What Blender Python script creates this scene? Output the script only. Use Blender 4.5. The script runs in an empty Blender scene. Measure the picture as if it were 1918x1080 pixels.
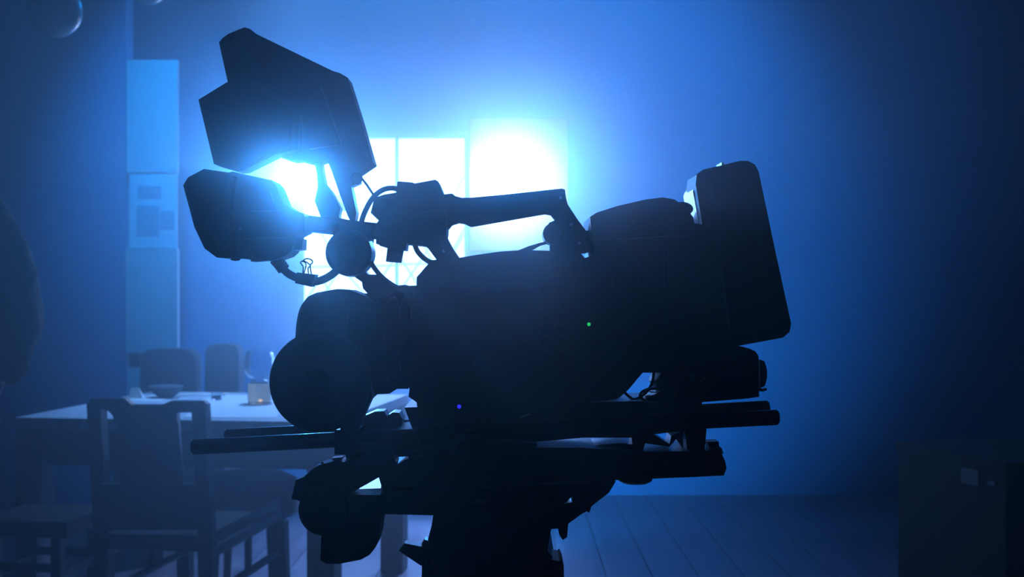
import bpy, bmesh, math, random
from mathutils import Vector, Matrix
random.seed(7)
sc = bpy.context.scene
col = sc.collection
F = 2340.0            # focal length in pixels of the 1918 px wide frame
EYE = 1.20            # height of the lens above the floor (m)

# ------------------------------------------------------------------ camera
cd = bpy.data.cameras.new('camera')
cam = bpy.data.objects.new('camera', cd); col.objects.link(cam)
cam.location = (0, 0, EYE); cam.rotation_euler = (math.pi / 2, 0, 0)
cd.sensor_width = 36.0; cd.lens = 36.0 * F / 1918.0
cd.clip_start = 0.02; cd.clip_end = 60
cd.dof.use_dof = True; cd.dof.focus_distance = 1.24; cd.dof.aperture_fstop = 13
sc.camera = cam
sc.view_settings.view_transform = 'Standard'; sc.view_settings.look = 'None'
sc.view_settings.gamma = 1.0; sc.view_settings.use_curve_mapping = False
sc.view_settings.exposure = 0.0
sc.cycles.volume_bounces = 0; sc.cycles.volume_step_rate = 1.0; sc.cycles.volume_max_steps = 64
sc.cycles.max_bounces = 6
sc.cycles.sample_clamp_indirect = 3.0
sc.cycles.use_denoising = True

# ------------------------------------------------------------------ world and lights
w = bpy.data.worlds.new('night'); sc.world = w; w.use_nodes = True
w.node_tree.nodes['Background'].inputs[0].default_value = (0.02, 0.12, 0.5, 1)
w.node_tree.nodes['Background'].inputs[1].default_value = 0.0

def W(px, py, Y):
    """the point at distance Y that the photograph shows at pixel (px, py)"""
    return Vector(((px - 959.0) / F * Y, Y, EYE + (540.0 - py) / F * Y))

def light(kind, name, loc, target, energy, color, **kw):
    d = bpy.data.lights.new(name, kind); d.energy = energy; d.color = color
    for k, v in kw.items(): setattr(d, k, v)
    o = bpy.data.objects.new(name, d); col.objects.link(o); o.location = loc
    o.rotation_euler = (Vector(target) - Vector(loc)).to_track_quat('-Z', 'Y').to_euler()
    return o

SOFT = W(972, 345, 6.25)          # soft panel lamp
SPOT = W(563, 334, 5.60)          # small fresnel lamp
def spot(name, loc, target, energy, color, angle, r):
    return light('SPOT', name, loc, target, energy, color, spot_size=math.radians(angle), spot_blend=1.0, shadow_soft_size=r)
# the soft panel lamp: blue spill and the whiter core of its beam
spot('softbox_wide_light', SOFT + Vector((0, -0.03, 0)), (-0.2, 0, 1.35), 110, (0.0, 0.27, 1.0), 50, .16)
spot('softbox_core_light', SOFT + Vector((0, -0.03, 0)), (-0.2, 0, 1.35), 62, (0.95, 0.92, 1.0), 20, .16)
spot('softbox_blue_light', SOFT + Vector((0, -0.03, 0)), (-0.1, 0, 1.25), 190, (0.0, 0.24, 1.0), 24, .16)
# fresnel lamp
spot('fresnel_light', SPOT + Vector((0, -0.05, 0)), (-0.06, 0, 1.22), 300, (0.02, 0.30, 1.0), 14, .05)
spot('fresnel_spill_light', SPOT + Vector((0, -0.05, 0)), (-0.5, 0, 1.3), 28, (0.05, 0.33, 1.0), 50, .05)
spot('fresnel_core_light', SPOT + Vector((0, -0.05, 0)), (-0.05, 0, 1.25), 10, (1.0, 0.9, 0.9), 12, .05)
# added fill lights, unseen: one above the table, one for the floor behind it
spot('table_fill_light', (-0.95, 5.7, 3.1), (-1.05, 4.8, 0.7), 560, (0.14, 0.40, 1.0), 40, .05)
FLOORL = Vector((-0.16, 6.5, 0.92))
spot('floor_fill_light', FLOORL, (-0.62, 5.6, 0.0), 260, (0.20, 0.38, 1.0), 95, .05)
# added blue fill panel, out of view under the ceiling at the back
light('AREA', 'ceiling_fill_light', (-0.35, 6.3, 3.02), (-0.5, 2.6, 0.6), 18, (0.0, 0.27, 1.0), shape='RECTANGLE', size=1.6, size_y=0.4)
# unseen blue washes added for the wall gradient: two from the ceiling, one from the floor
WASH = [((0.70, 5.7, 3.1), (0.62, 7.2, 2.25), 180, (0.0, 0.33, 1.0), 90), ((-1.35, 4.8, 3.1), (-1.2, 7.2, 1.2), 330, (0.0, 0.30, 1.0), 70),
        ((0.05, 5.2, 0.20), (0.05, 7.2, 1.1), 430, (0.0, 0.33, 1.0), 108)]
for i_, (l_, t_, e_, c_, a_) in enumerate(WASH): spot('added_wash_light', l_, t_, e_, c_, a_, .05)

# ------------------------------------------------------------------ materials
def mat(name, color, rough=0.5, metal=0.0, spec=0.5, bump=0.0, scale=40.0, var=0.0, coat=0.0, trans=0.0, ior=1.45, emit=None, estr=0.0, stretch=None):
    m = bpy.data.materials.new(name); m.use_nodes = True
    nt = m.node_tree; b = nt.nodes['Principled BSDF']
    b.inputs['Base Color'].default_value = (*color, 1)
    b.inputs['Roughness'].default_value = rough; b.inputs['Metallic'].default_value = metal
    b.inputs['Specular IOR Level'].default_value = spec
    b.inputs['Coat Weight'].default_value = coat
    b.inputs['Transmission Weight'].default_value = trans; b.inputs['IOR'].default_value = ior
    if emit:
        b.inputs['Emission Color'].default_value = (*emit, 1); b.inputs['Emission Strength'].default_value = estr
    if bump or var:
        tc = nt.nodes.new('ShaderNodeTexCoord'); mp = nt.nodes.new('ShaderNodeMapping')
        if stretch: mp.inputs['Scale'].default_value = stretch
        n = nt.nodes.new('ShaderNodeTexNoise'); n.inputs['Scale'].default_value = scale; n.inputs['Detail'].default_value = 5
        nt.links.new(tc.outputs['Object'], mp.inputs[0]); nt.links.new(mp.outputs[0], n.inputs['Vector'])
        if bump:
            bp = nt.nodes.new('ShaderNodeBump'); bp.inputs['Strength'].default_value = bump; bp.inputs['Distance'].default_value = 0.004
            nt.links.new(n.outputs['Fac'], bp.inputs['Height']); nt.links.new(bp.outputs[0], b.inputs['Normal'])
        if var:
            r = nt.nodes.new('ShaderNodeValToRGB')
            r.color_ramp.elements[0].position = 0.3; r.color_ramp.elements[1].position = 0.7
            r.color_ramp.elements[0].color = (*[c * (1 - var) for c in color], 1)
            r.color_ramp.elements[1].color = (*[min(1, c * (1 + var)) for c in color], 1)
            nt.links.new(n.outputs['Fac'], r.inputs[0]); nt.links.new(r.outputs[0], b.inputs['Base Color'])
    return m

M = {}
M['plastic'] = mat('black_plastic', (0.012, 0.014, 0.016), 0.45, bump=0.15, scale=900)
M['satin'] = mat('satin_black_metal', (0.015, 0.017, 0.02), 0.28, metal=0.4, bump=0.05, scale=600)
M['rubber'] = mat('black_rubber', (0.010, 0.010, 0.011), 0.75, bump=0.2, scale=500)
M['rod'] = mat('anodised_rod', (0.02, 0.022, 0.026), 0.25, metal=0.8)
M['gloss'] = mat('gloss_black', (0.012, 0.014, 0.018), 0.12, coat=0.4)
M['screen'] = mat('dark_screen', (0.006, 0.008, 0.012), 0.08, coat=0.5)
M['steel'] = mat('steel', (0.35, 0.36, 0.38), 0.28, metal=1.0, bump=0.05, scale=300)
M['palegrey'] = mat('pale_grey_paint', (0.22, 0.28, 0.26), 0.5)
M['clearplastic'] = mat('shiny_sleeve', (0.35, 0.40, 0.45), 0.15, bump=0.6, scale=220, coat=0.5)
M['glass'] = mat('clear_glass', (0.85, 0.93, 1.0), 0.03, trans=1.0)
M['amber'] = mat('amber_liquid', (0.55, 0.36, 0.22), 0.05, trans=0.9, ior=1.33)
M['lensglass'] = mat('coated_lens_glass', (0.01, 0.02, 0.05), 0.05, coat=1.0)
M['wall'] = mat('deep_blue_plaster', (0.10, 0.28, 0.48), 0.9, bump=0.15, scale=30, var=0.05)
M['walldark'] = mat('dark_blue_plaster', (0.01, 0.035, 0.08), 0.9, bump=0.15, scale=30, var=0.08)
M['ceil'] = mat('ceiling_paint', (0.10, 0.12, 0.15), 0.95, bump=0.1, scale=30, var=0.05)
M['floor'] = mat('worn_floorboards', (0.17, 0.16, 0.18), 0.32, bump=0.2, scale=6, var=0.35, stretch=(1.5, 0.35, 1))
M['wood'] = mat('dark_stained_wood', (0.035, 0.028, 0.024), 0.45, bump=0.2, scale=18, var=0.3, stretch=(6, 6, 0.8))
M['tabletop'] = mat('pale_scrubbed_tabletop', (0.62, 0.64, 0.68), 0.4, bump=0.2, scale=7, var=0.15, stretch=(5, 0.8, 1))
M['paper'] = mat('white_paper', (0.85, 0.85, 0.85), 0.6, bump=0.2, scale=20)
M['panel'] = mat('pale_panel', (0.55, 0.60, 0.64), 0.7, bump=0.1, scale=12, var=0.06)
M['poster'] = mat('poster_print', (0.85, 0.83, 0.90), 0.5)
M['print'] = mat('poster_ink', (0.36, 0.46, 0.58), 0.6)
M['jacket'] = mat('dark_jacket_cloth', (0.02, 0.026, 0.034), 0.8, bump=0.5, scale=25, var=0.2)
M['denim'] = mat('dark_trouser_cloth', (0.02, 0.025, 0.04), 0.85, bump=0.3, scale=60)
M['skin'] = mat('skin', (0.45, 0.28, 0.21), 0.5)
M['hair'] = mat('dark_hair', (0.015, 0.012, 0.010), 0.6, bump=0.5, scale=90)
M['uphol'] = mat('upholstery', (0.06, 0.09, 0.12), 0.8, bump=0.3, scale=80, var=0.1)
M['opal'] = mat('opal_glass_globe', (0.30, 0.38, 0.44), 0.25, coat=0.3)
M['curtain'] = mat('window_bar_paint', (0.30, 0.34, 0.40), 0.6)

def emis(name, color, strength, hot=0.0, centre=None, radius=1.0):
    m = bpy.data.materials.new(name); m.use_nodes = True; nt = m.node_tree
    nt.nodes.remove(nt.nodes['Principled BSDF'])
    e = nt.nodes.new('ShaderNodeEmission'); e.inputs[0].default_value = (*color, 1); e.inputs[1].default_value = strength
    if hot:                                   # diffuser that is brighter in front of its bulb
        tc = nt.nodes.new('ShaderNodeTexCoord'); gr = nt.nodes.new('ShaderNodeTexGradient'); gr.gradient_type = 'QUADRATIC_SPHERE'
        mp = nt.nodes.new('ShaderNodeMapping'); mp.vector_type = 'TEXTURE'
        mp.inputs['Location'].default_value = centre; mp.inputs['Scale'].default_value = (radius, radius, radius)
        nt.links.new(tc.outputs['Object'], mp.inputs[0]); nt.links.new(mp.outputs[0], gr.inputs[0])
        mm = nt.nodes.new('ShaderNodeMath'); mm.operation = 'MULTIPLY_ADD'; mm.inputs[1].default_value = hot; mm.inputs[2].default_value = strength
        nt.links.new(gr.outputs['Fac'], mm.inputs[0]); nt.links.new(mm.outputs[0], e.inputs[1])
    nt.links.new(e.outputs[0], nt.nodes['Material Output'].inputs[0])
    return m
M['windowglow'] = emis('lit_window_pane', (0.18, 0.38, 1.0), 9.5)
M['diffuser'] = emis('softbox_diffuser', (0.62, 0.76, 1.0), 0.2, hot=10.0, centre=(-0.05, 0, 0.33), radius=0.41)
M['fresnel'] = emis('fresnel_glow', (0.8, 0.9, 1.0), 30.0)
M['led_green'] = emis('green_led', (0.02, 1.0, 0.15), 0.6)
M['led_blue'] = emis('blue_led', (0.03, 0.03, 1.0), 1.2)
M['flame'] = emis('tealight_flame', (1.0, 0.80, 0.5), 2.5)

# ------------------------------------------------------------------ mesh helpers
class B:
    """collects shapes in world coordinates, links them as one mesh object"""
    def __init__(self): self.bm = bmesh.new()
    def _bevel(self, verts, bev, seg=2):
        if bev <= 0: return
        vs = set(verts)
        es = [e for e in self.bm.edges if e.verts[0] in vs and e.verts[1] in vs]
        es = [e for e in es if len(e.link_faces) == 2 and e.calc_face_angle(0) > 0.5]
        if es: bmesh.ops.bevel(self.bm, geom=es, offset=bev, segments=seg, affect='EDGES', clamp_overlap=True)
    def loft(self, A, Bp, bev=0.0, seg=2):
        n = len(A)
        va = [self.bm.verts.new(p) for p in A]; vb = [self.bm.verts.new(p) for p in Bp]
        self.bm.faces.new(va); self.bm.faces.new(list(reversed(vb)))
        for i in range(n):
            j = (i + 1) % n
            self.bm.faces.new((va[j], va[i], vb[i], vb[j]))
        self._bevel(va + vb, bev, seg)
        return self
    def slab(self, pts, y0, y1, bev=0.0015, ref=None, seg=2):
        """outline given at depth ref (default: middle), real straight extrusion from y0 to y1"""
        r = ref if ref is not None else (y0 + y1) / 2
        P = [W(x, y, r) for x, y in pts]
        # drop doubled points
        return self.loft([Vector((p.x, y0, p.z)) for p in P], [Vector((p.x, y1, p.z)) for p in P], bev, seg)
    def box(self, c, s, bev=0.0, rot=None, seg=2):
        c = Vector(c); hx, hy, hz = s[0] / 2, s[1] / 2, s[2] / 2
        R = rot if rot is not None else Matrix.Identity(3)
        A = [c + R @ Vector(p) for p in ((-hx, -hy, -hz), (hx, -hy, -hz), (hx, -hy, hz), (-hx, -hy, hz))]
        Bp = [c + R @ Vector(p) for p in ((-hx, hy, -hz), (hx, hy, -hz), (hx, hy, hz), (-hx, hy, hz))]
        return self.loft(A, Bp, bev, seg)
    def lathe(self, o, axis, prof, n=32):
        """profile [(t along axis, radius), ...]; radius 0 closes the end"""
        o = Vector(o); a = Vector(axis).normalized()
        u = a.orthogonal().normalized(); v = a.cross(u)
        rings = []
        for t, r in prof:
            if r <= 1e-6: rings.append([self.bm.verts.new(o + a * t)])
            else: rings.append([self.bm.verts.new(o + a * t + (u * math.cos(k * 2 * math.pi / n) + v * math.sin(k * 2 * math.pi / n)) * r) for k in range(n)])
        for r0, r1 in zip(rings, rings[1:]):
            for k in range(n):
                l = (k + 1) % n
                if len(r0) == 1 and len(r1) == 1: continue
                if len(r0) == 1: self.bm.faces.new((r0[0], r1[k], r1[l]))
                elif len(r1) == 1: self.bm.faces.new((r0[k], r0[l], r1[0]))
                else: self.bm.faces.new((r0[k], r0[l], r1[l], r1[k]))
        for end in (rings[0], rings[-1]):
            if len(end) > 1: self.bm.faces.new(end)
        return self
    def cyl(self, p0, p1, r0, r1=None, n=24, bev=0.0):
        p0 = Vector(p0); p1 = Vector(p1); L = (p1 - p0).length; r1 = r0 if r1 is None else r1
        b = min(bev, L * 0.3)
        pr = [(0, 0), (0, r0 - b), (b, r0), (L - b, r1), (L, r1 - b), (L, 0)] if b > 0 else [(0, 0), (0, r0), (L, r1), (L, 0)]
        return self.lathe(p0, p1 - p0, pr, n)
    def tube(self, pts, r, n=10, sub=6, ripple=0.0):
        P = [Vector(p) for p in pts]
        if len(P) > 2 and sub > 1:
            Q = [P[0]] + P + [P[-1]]; out = []
            for i in range(1, len(Q) - 2):
                for k in range(sub):
                    t = k / sub; a, b, c, d = Q[i - 1], Q[i], Q[i + 1], Q[i + 2]
                    out.append(0.5 * ((2 * b) + (c - a) * t + (2 * a - 5 * b + 4 * c - d) * t * t + (3 * b - a - 3 * c + d) * t ** 3))
            out.append(P[-1]); P = out
        T = [(P[min(i + 1, len(P) - 1)] - P[max(i - 1, 0)]).normalized() for i in range(len(P))]
        u = T[0].orthogonal().normalized(); rings = []
        for i, p in enumerate(P):
            u = (u - T[i] * u.dot(T[i])).normalized(); v = T[i].cross(u)
            rr = (r[min(i // sub, len(r) - 1)] if isinstance(r, (list, tuple)) else r) * (1 + (ripple if i % 2 else 0))
            rings.append([self.bm.verts.new(p + (u * math.cos(k * 2 * math.pi / n) + v * math.sin(k * 2 * math.pi / n)) * rr) for k in range(n)])
        for r0, r1 in zip(rings, rings[1:]):
            for k in range(n): self.bm.faces.new((r0[k], r0[(k + 1) % n], r1[(k + 1) % n], r1[k]))
        self.bm.faces.new(rings[0]); self.bm.faces.new(list(reversed(rings[-1])))
        return self
    def sphere(self, c, r, scale=(1, 1, 1), n=24):
        mtx = Matrix.Translation(Vector(c)) @ Matrix.Diagonal((*[r * s for s in scale], 1))
        bmesh.ops.create_uvsphere(self.bm, u_segments=n, v_segments=n // 2, radius=1, matrix=mtx)
        return self
    def build(self, name, m, parent=None, smooth=True, label=None, kind=None):
        bmesh.ops.recalc_face_normals(self.bm, faces=self.bm.faces)
        root = parent
        while root is not None and root.parent is not None: root = root.parent
        if root is not None: off = root.location.copy()
        else:
            xs = [v.co.x for v in self.bm.verts]; ys = [v.co.y for v in self.bm.verts]; zs = [v.co.z for v in self.bm.verts]
            off = Vector(((min(xs) + max(xs)) / 2, (min(ys) + max(ys)) / 2, min(zs)))
        bmesh.ops.translate(self.bm, verts=self.bm.verts, vec=-off)
        me = bpy.data.meshes.new(name); self.bm.to_mesh(me); self.bm.free()
        me.materials.append(m)
        if smooth:
            me.shade_smooth(); me.set_sharp_from_angle(angle=math.radians(38))
        o = bpy.data.objects.new(name, me); col.objects.link(o)
        if parent is not None: o.parent = parent
        else: o.location = off
        if label: o['label'] = label
        if kind: o['kind'] = kind
        return o

def thing(name, label, cat, loc, group=None):
    o = bpy.data.objects.new(name, None); col.objects.link(o); o.empty_display_size = 0.05
    o.location = Vector(loc); o['label'] = label; o['category'] = cat
    if group: o['group'] = group
    return o
def tag(o, label, cat, group=None):
    o['label'] = label; o['category'] = cat
    if group: o['group'] = group
    return o
def copy_tree(o, parent=None):
    c = o.copy(); col.objects.link(c); c.parent = parent
    for ch in list(o.children): copy_tree(ch, c)
    return c
def screw(b, px, py, Y, r=0.0016):
    p = W(px, py, Y); b.cyl(p, p + Vector((0, -0.0012, 0)), r, r * 0.9, 10)
def rot_y(a): return Matrix.Rotation(a, 3, 'Y')
def rot_z(a): return Matrix.Rotation(a, 3, 'Z')

# ================================================================== THE ROOM
X0, X1, YB, ZC, YF = -3.6, 3.4, 7.2, 3.25, -1.6
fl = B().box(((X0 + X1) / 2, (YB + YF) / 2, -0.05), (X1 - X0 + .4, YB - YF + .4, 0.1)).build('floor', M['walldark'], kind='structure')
# floorboards, one piece each
board_w = 0.19; x = X0 + board_w / 2; k = 0
base_mesh = None
while x < X1:
    b = B().box((x, (YB + YF) / 2, 0.006), (board_w - 0.004, YB - YF, 0.012), 0.0015, seg=1)
    if base_mesh is None:
        o = b.build('floorboard', M['floor'], fl); base_mesh = o; bx0 = x
    else:
        b.bm.free(); o = base_mesh.copy(); col.objects.link(o); o.location = base_mesh.location + Vector((x - bx0, 0, 0))
    x += board_w; k += 1
B().box(((X0 + X1) / 2, (YB + YF) / 2, ZC + .05), (X1 - X0 + .4, YB - YF + .4, 0.1)).build('ceiling', M['ceil'], kind='structure')
# back wall with the window opening
WX0, WX1 = W(556, 0, YB).x, W(881, 0, YB).x
WZ0, WZ1 = W(0, 700, YB).z, W(0, 246, YB).z
bw = B()
for (a, c, z0, z1) in ((X0, WX0, 0, ZC), (WX1, X1, 0, ZC), (WX0, WX1, 0, WZ0), (WX0, WX1, WZ1, ZC)):
    bw.box(((a + c) / 2, YB + .08, (z0 + z1) / 2), (c - a, .16, z1 - z0))
bw.build('wall_back', M['wall'], smooth=False, kind='structure')
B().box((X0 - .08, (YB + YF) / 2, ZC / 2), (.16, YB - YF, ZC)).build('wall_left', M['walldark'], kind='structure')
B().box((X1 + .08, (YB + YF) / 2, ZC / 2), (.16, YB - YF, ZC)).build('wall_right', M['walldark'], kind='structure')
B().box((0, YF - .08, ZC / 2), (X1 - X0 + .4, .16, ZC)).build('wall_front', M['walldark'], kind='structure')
# partition that closes off the left corner, up to the pale panel
px1 = W(236, 0, 6.3).x
B().box(((X0 + px1) / 2, 6.36, ZC / 2), (px1 - X0, .12, ZC)).build('wall_partition', M['wall'], kind='structure')
B().box(((WX1 + X1) / 2, YB - .006, .03), (X1 - WX1, .012, .06), .003).build('baseboard_back', M['wall'], kind='structure')

# window: frame, crossed bars and lit panes
win = bpy.data.objects.new('window_1', None); col.objects.link(win); win['kind'] = 'structure'
win.location = ((WX0 + WX1) / 2, YB, WZ0); win['label'] = 'bright lit window with thin crossing glazing bars behind the camera rig'
fr = B()
t = .035
for (cx, cz, sx, sz) in ((WX0 + t / 2, (WZ0 + WZ1) / 2, t, WZ1 - WZ0), (WX1 - t / 2, (WZ0 + WZ1) / 2, t, WZ1 - WZ0),
                         ((WX0 + WX1) / 2, WZ0 + t / 2, WX1 - WX0, t), ((WX0 + WX1) / 2, WZ1 - t / 2, WX1 - WX0, t)):
    fr.box((cx, YB + .05, cz), (sx, .06, sz), .004)
fr.build('window_frame', M['curtain'], win)
B().box(((WX0 + WX1) / 2, YB - .03, WZ0 - .015), (WX1 - WX0 + .1, .16, .03), .004).build('window_sill', M['curtain'], win)
xm = W(742, 0, YB).x
panes = [(WX0 + t, xm - .004), (xm + .004, WX1 - t)]
for (a, c) in panes:
    B().box(((a + c) / 2, YB + .06, (WZ0 + WZ1) / 2), (c - a, .006, WZ1 - WZ0 - 2 * t)).build('pane', M['windowglow'], win)
mb = B().box((xm, YB + .05, (WZ0 + WZ1) / 2), (.018, .03, WZ1 - WZ0)); mb.build('mullion', M['curtain'], win)
def bar(p, q, r=.0045):
    B().tube([W(*p, YB + .045), W(*q, YB + .045)], r, 6, 1).build('glazing_bar', M['curtain'], win)
for p, q in (((742, 495), (870, 492)), ((568, 500), (742, 497)), ((752, 540), (800, 470)), ((742, 470), (800, 560)), ((800, 470), (868, 600)),
             ((800, 560), (868, 430)), ((575, 560), (600, 520)), ((600, 520), (660, 600)), ((568, 610), (640, 500)), ((640, 500), (740, 620)),
             ((660, 600), (742, 480)), ((868, 440), (845, 482)), ((868, 330), (800, 470)), ((568, 380), (640, 500)), ((742, 380), (640, 500)), ((742, 380), (800, 470))):
    bar(p, q)

# pale wall panel with the pinned poster, on the end of the partition
pn = thing('wall_panel', 'tall pale blue panel in two boards standing beside the dark partition', 'panel', W(284, 655, 6.34))
def rectbox(x0, y0, x1, y1, Y, th, bev=.003):
    a = W(x0, y0, Y); c = W(x1, y1, Y)
    return B().box(((a.x + c.x) / 2, Y + th / 2, (a.z + c.z) / 2), (abs(c.x - a.x), th, abs(c.z - a.z)), bev)
rectbox(237, 112, 332, 323, 6.26, .035).build('board', M['panel'], pn)
rectbox(235, 466, 332, 660, 6.25, .045).build('board', M['panel'], pn)
rectbox(240, 112, 330, 960, 6.30, .03).build('backing_board', M['panel'], pn)
ps = rectbox(243, 326, 332, 464, 6.265, .005, .0).build('poster', M['poster'], label=None)
tag(ps, 'lighter rectangular poster pinned between the two boards of the pale panel', 'poster')
for (x0, y0, x1, y1) in ((258, 348, 302, 372), (256, 385, 298, 442), (300, 395, 326, 430)):
    rectbox(x0, y0, x1, y1, 6.262, .003, 0).build('printed_block', M['print'], ps)

# two globes under the ceiling at the upper left
def globe(px, py, r, Y, label):
    c = W(px, py, Y); g = thing('pendant_lamp', label, 'lamp', (c.x, c.y, c.z - r), 'globe pendants')
    B().sphere(c, r, n=32).build('globe', M['opal'], g)
    B().cyl(c + Vector((0, 0, r * .96)), c + Vector((0, 0, r + .03)), .022, .016, 16, .003).build('cap', M['steel'], g)
    B().cyl(c + Vector((0, 0, r + .03)), (c.x, c.y, ZC), .003, n=8).build('cord', M['rubber'], g)
    B().cyl((c.x, c.y, ZC - .02), (c.x, c.y, ZC), .045, n=20, bev=.004).build('ceiling_rose', M['steel'], g)
globe(103, 20, .0855, 4.0, 'unlit opal globe pendant, the lower and larger of two at upper left')
globe(276, -28, .065, 4.1, 'unlit opal globe pendant that only just dips into view, above the pale panel')

# ================================================================== FILM LAMPS
# soft panel lamp on a wall arm
s0 = thing('softbox_lamp', 'glowing soft panel lamp shining through haze behind the camera top handle', 'lamp', SOFT + Vector((0, 0, -.33)))
B().box(SOFT + Vector((0, .0, 0)), (.49, .012, .66), .004).build('diffuser', M['diffuser'], s0)
fb = B()
A = [SOFT + Vector(p) for p in ((-.25, .008, -.335), (.25, .008, -.335), (.25, .008, .335), (-.25, .008, .335))]
C = [SOFT + Vector(p) for p in ((-.07, .24, -.07), (.07, .24, -.07), (.07, .24, .07), (-.07, .24, .07))]
fb.loft(A, C, .003).build('housing', M['rubber'], s0)
B().cyl(SOFT + Vector((0, .22, 0)), SOFT + Vector((0, .40, 0)), .055, .05, 20, .004).build('lamp_head', M['plastic'], s0)
B().cyl(SOFT + Vector((0, .38, 0)), (SOFT.x, YB, SOFT.z), .016, n=12).build('wall_arm', M['satin'], s0)
B().box((SOFT.x, YB - .01, SOFT.z), (.12, .02, .12), .003).build('wall_plate', M['satin'], s0)
# fresnel lamp
f0 = thing('fresnel_lamp', 'small round spotlight burning white between the two small screens', 'lamp', SPOT + Vector((0, 0, -.09)))
B().lathe(SPOT, (0, -1, 0), [(.0, 0), (.0, .100), (.012, .092), (.022, .060), (.028, 0)], 32).build('lens', M['fresnel'], f0)
B().lathe(SPOT, (0, 1, 0), [(-.02, .104), (.0, .106), (.02, .110), (.14, .10), (.19, .06), (.20, 0)], 28).build('housing', M['plastic'], f0)
yk = B().tube([SPOT + Vector((-.118, .07, 0)), SPOT + Vector((-.118, .17, -.0)), SPOT + Vector((-.05, .24, 0)), SPOT + Vector((.05, .24, 0)), SPOT + Vector((.118, .17, 0)), SPOT + Vector((.118, .07, 0))], .006, 8)
yk.build('yoke', M['satin'], f0)
B().cyl(SPOT + Vector((0, .235, 0)), (SPOT.x, YB, SPOT.z), .014, n=12).build('wall_arm', M['satin'], f0)
B().box((SPOT.x, YB - .01, SPOT.z), (.10, .02, .10), .003).build('wall_plate', M['satin'], f0)
# bodies of the added wall washers
for (l_, t_, e_, c_, a_), lab in zip(WASH, ('added blue wash lamp, unseen under the ceiling at the right of the back wall', 'added blue wash lamp, unseen under the ceiling before the pale panel', 'added blue wash lamp on the floor, unseen behind the tripod')):
    l_ = Vector(l_); dr = (Vector(t_) - l_).normalized()
    wl = thing('added_wash_lamp', lab, 'lamp', l_ - dr * .1, 'added wall wash lamps')
    B().lathe(l_ - dr * .07, -dr, [(0, .055), (.0, .06), (.12, .05), (.16, .03), (.165, 0)], 24).build('housing', M['plastic'], wl)
    ze = ZC if l_.z > 1 else .012
    e_ = l_ - dr * .15
    B().cyl(e_, (e_.x, e_.y, ze), .010, n=10).build('stem', M['satin'], wl)
    B().cyl((e_.x, e_.y, ze), (e_.x, e_.y, ze + (.015 if ze < 1 else -.015)), .07, n=20).build('base', M['satin'], wl)
sl = thing('added_stand_lamp', 'small fill lamp on a thin stand, added unseen behind the camera body to light the floor', 'lamp', (FLOORL.x, FLOORL.y, .012))  # body for the added floor fill light
dr = (Vector((-0.62, 5.6, 0)) - FLOORL).normalized()
B().lathe(FLOORL - dr * .03, -dr, [(0, .05), (0, .055), (.10, .05), (.14, .03), (.145, 0)], 24).build('housing', M['plastic'], sl)
B().cyl((FLOORL.x + .03, FLOORL.y + .06, .02), (FLOORL.x + .03, FLOORL.y + .06, .98), .010, n=12).build('pole', M['satin'], sl)
B().cyl((FLOORL.x + .03, FLOORL.y + .06, .012), (FLOORL.x + .03, FLOORL.y + .06, .03), .13, .12, n=32).build('base', M['satin'], sl)
# body of the added blue fill panel under the ceiling (above the frame)
c0 = thing('ceiling_fill_lamp', 'long blue fill panel added out of view under the ceiling above the window', 'lamp', (-.35, 6.35, 3.0))
R = Matrix.Rotation(math.radians(0), 3, 'X')
B().box((-.35, 6.38, 3.12), (1.7, .5, .05), .01).build('housing', M['plastic'], c0)
for sx in (-.6, .6): B().cyl((-.35 + sx, 6.38, 3.14), (-.35 + sx, 6.38, ZC), .01, n=10).build('hanger', M['satin'], c0)

# ================================================================== TABLE AND CHAIRS (turned a little clockwise)
yaw = math.radians(8.0)
u = Vector((math.sin(yaw), math.cos(yaw), 0)); v = Vector((math.cos(yaw), -math.sin(yaw), 0))
RZ = rot_z(-yaw)
FLc = Vector((-1.735, 4.36, 0)); TW, TD, TH = 1.15, 1.12, .75
def tp(a, b, z): return FLc + v * a + u * b + Vector((0, 0, z))
tb = thing('dining_table', 'pale topped table with thick square legs and deep dark apron', 'table', tp(TW / 2, TD / 2, .012))
nb = 7
for i in range(nb):
    B().box(tp(TW / 2, TD * (i + .5) / nb, TH - .018), (TW, TD / nb - .0015, .036), .003, RZ).build('plank', M['tabletop'], tb)
for (a, b, s0_, s1_) in ((TW / 2, .05, TW - .18, .025), (TW / 2, TD - .05, TW - .18, .025)):
    B().box(tp(a, b, TH - .036 - .065), (s0_, s1_, .13), .003, RZ).build('apron', M['wood'], tb)
for a in (.05, TW - .05):
    B().box(tp(a, TD / 2, TH - .036 - .065), (.025, TD - .18, .13), .003, RZ).build('apron', M['wood'], tb)
for a in (.05, TW - .05):
    for b in (.05, TD - .05):
        B().box(tp(a, b, (TH - .036 + .012) / 2), (.095, .095, TH - .048), .004, RZ).build('leg', M['wood'], tb)

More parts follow.
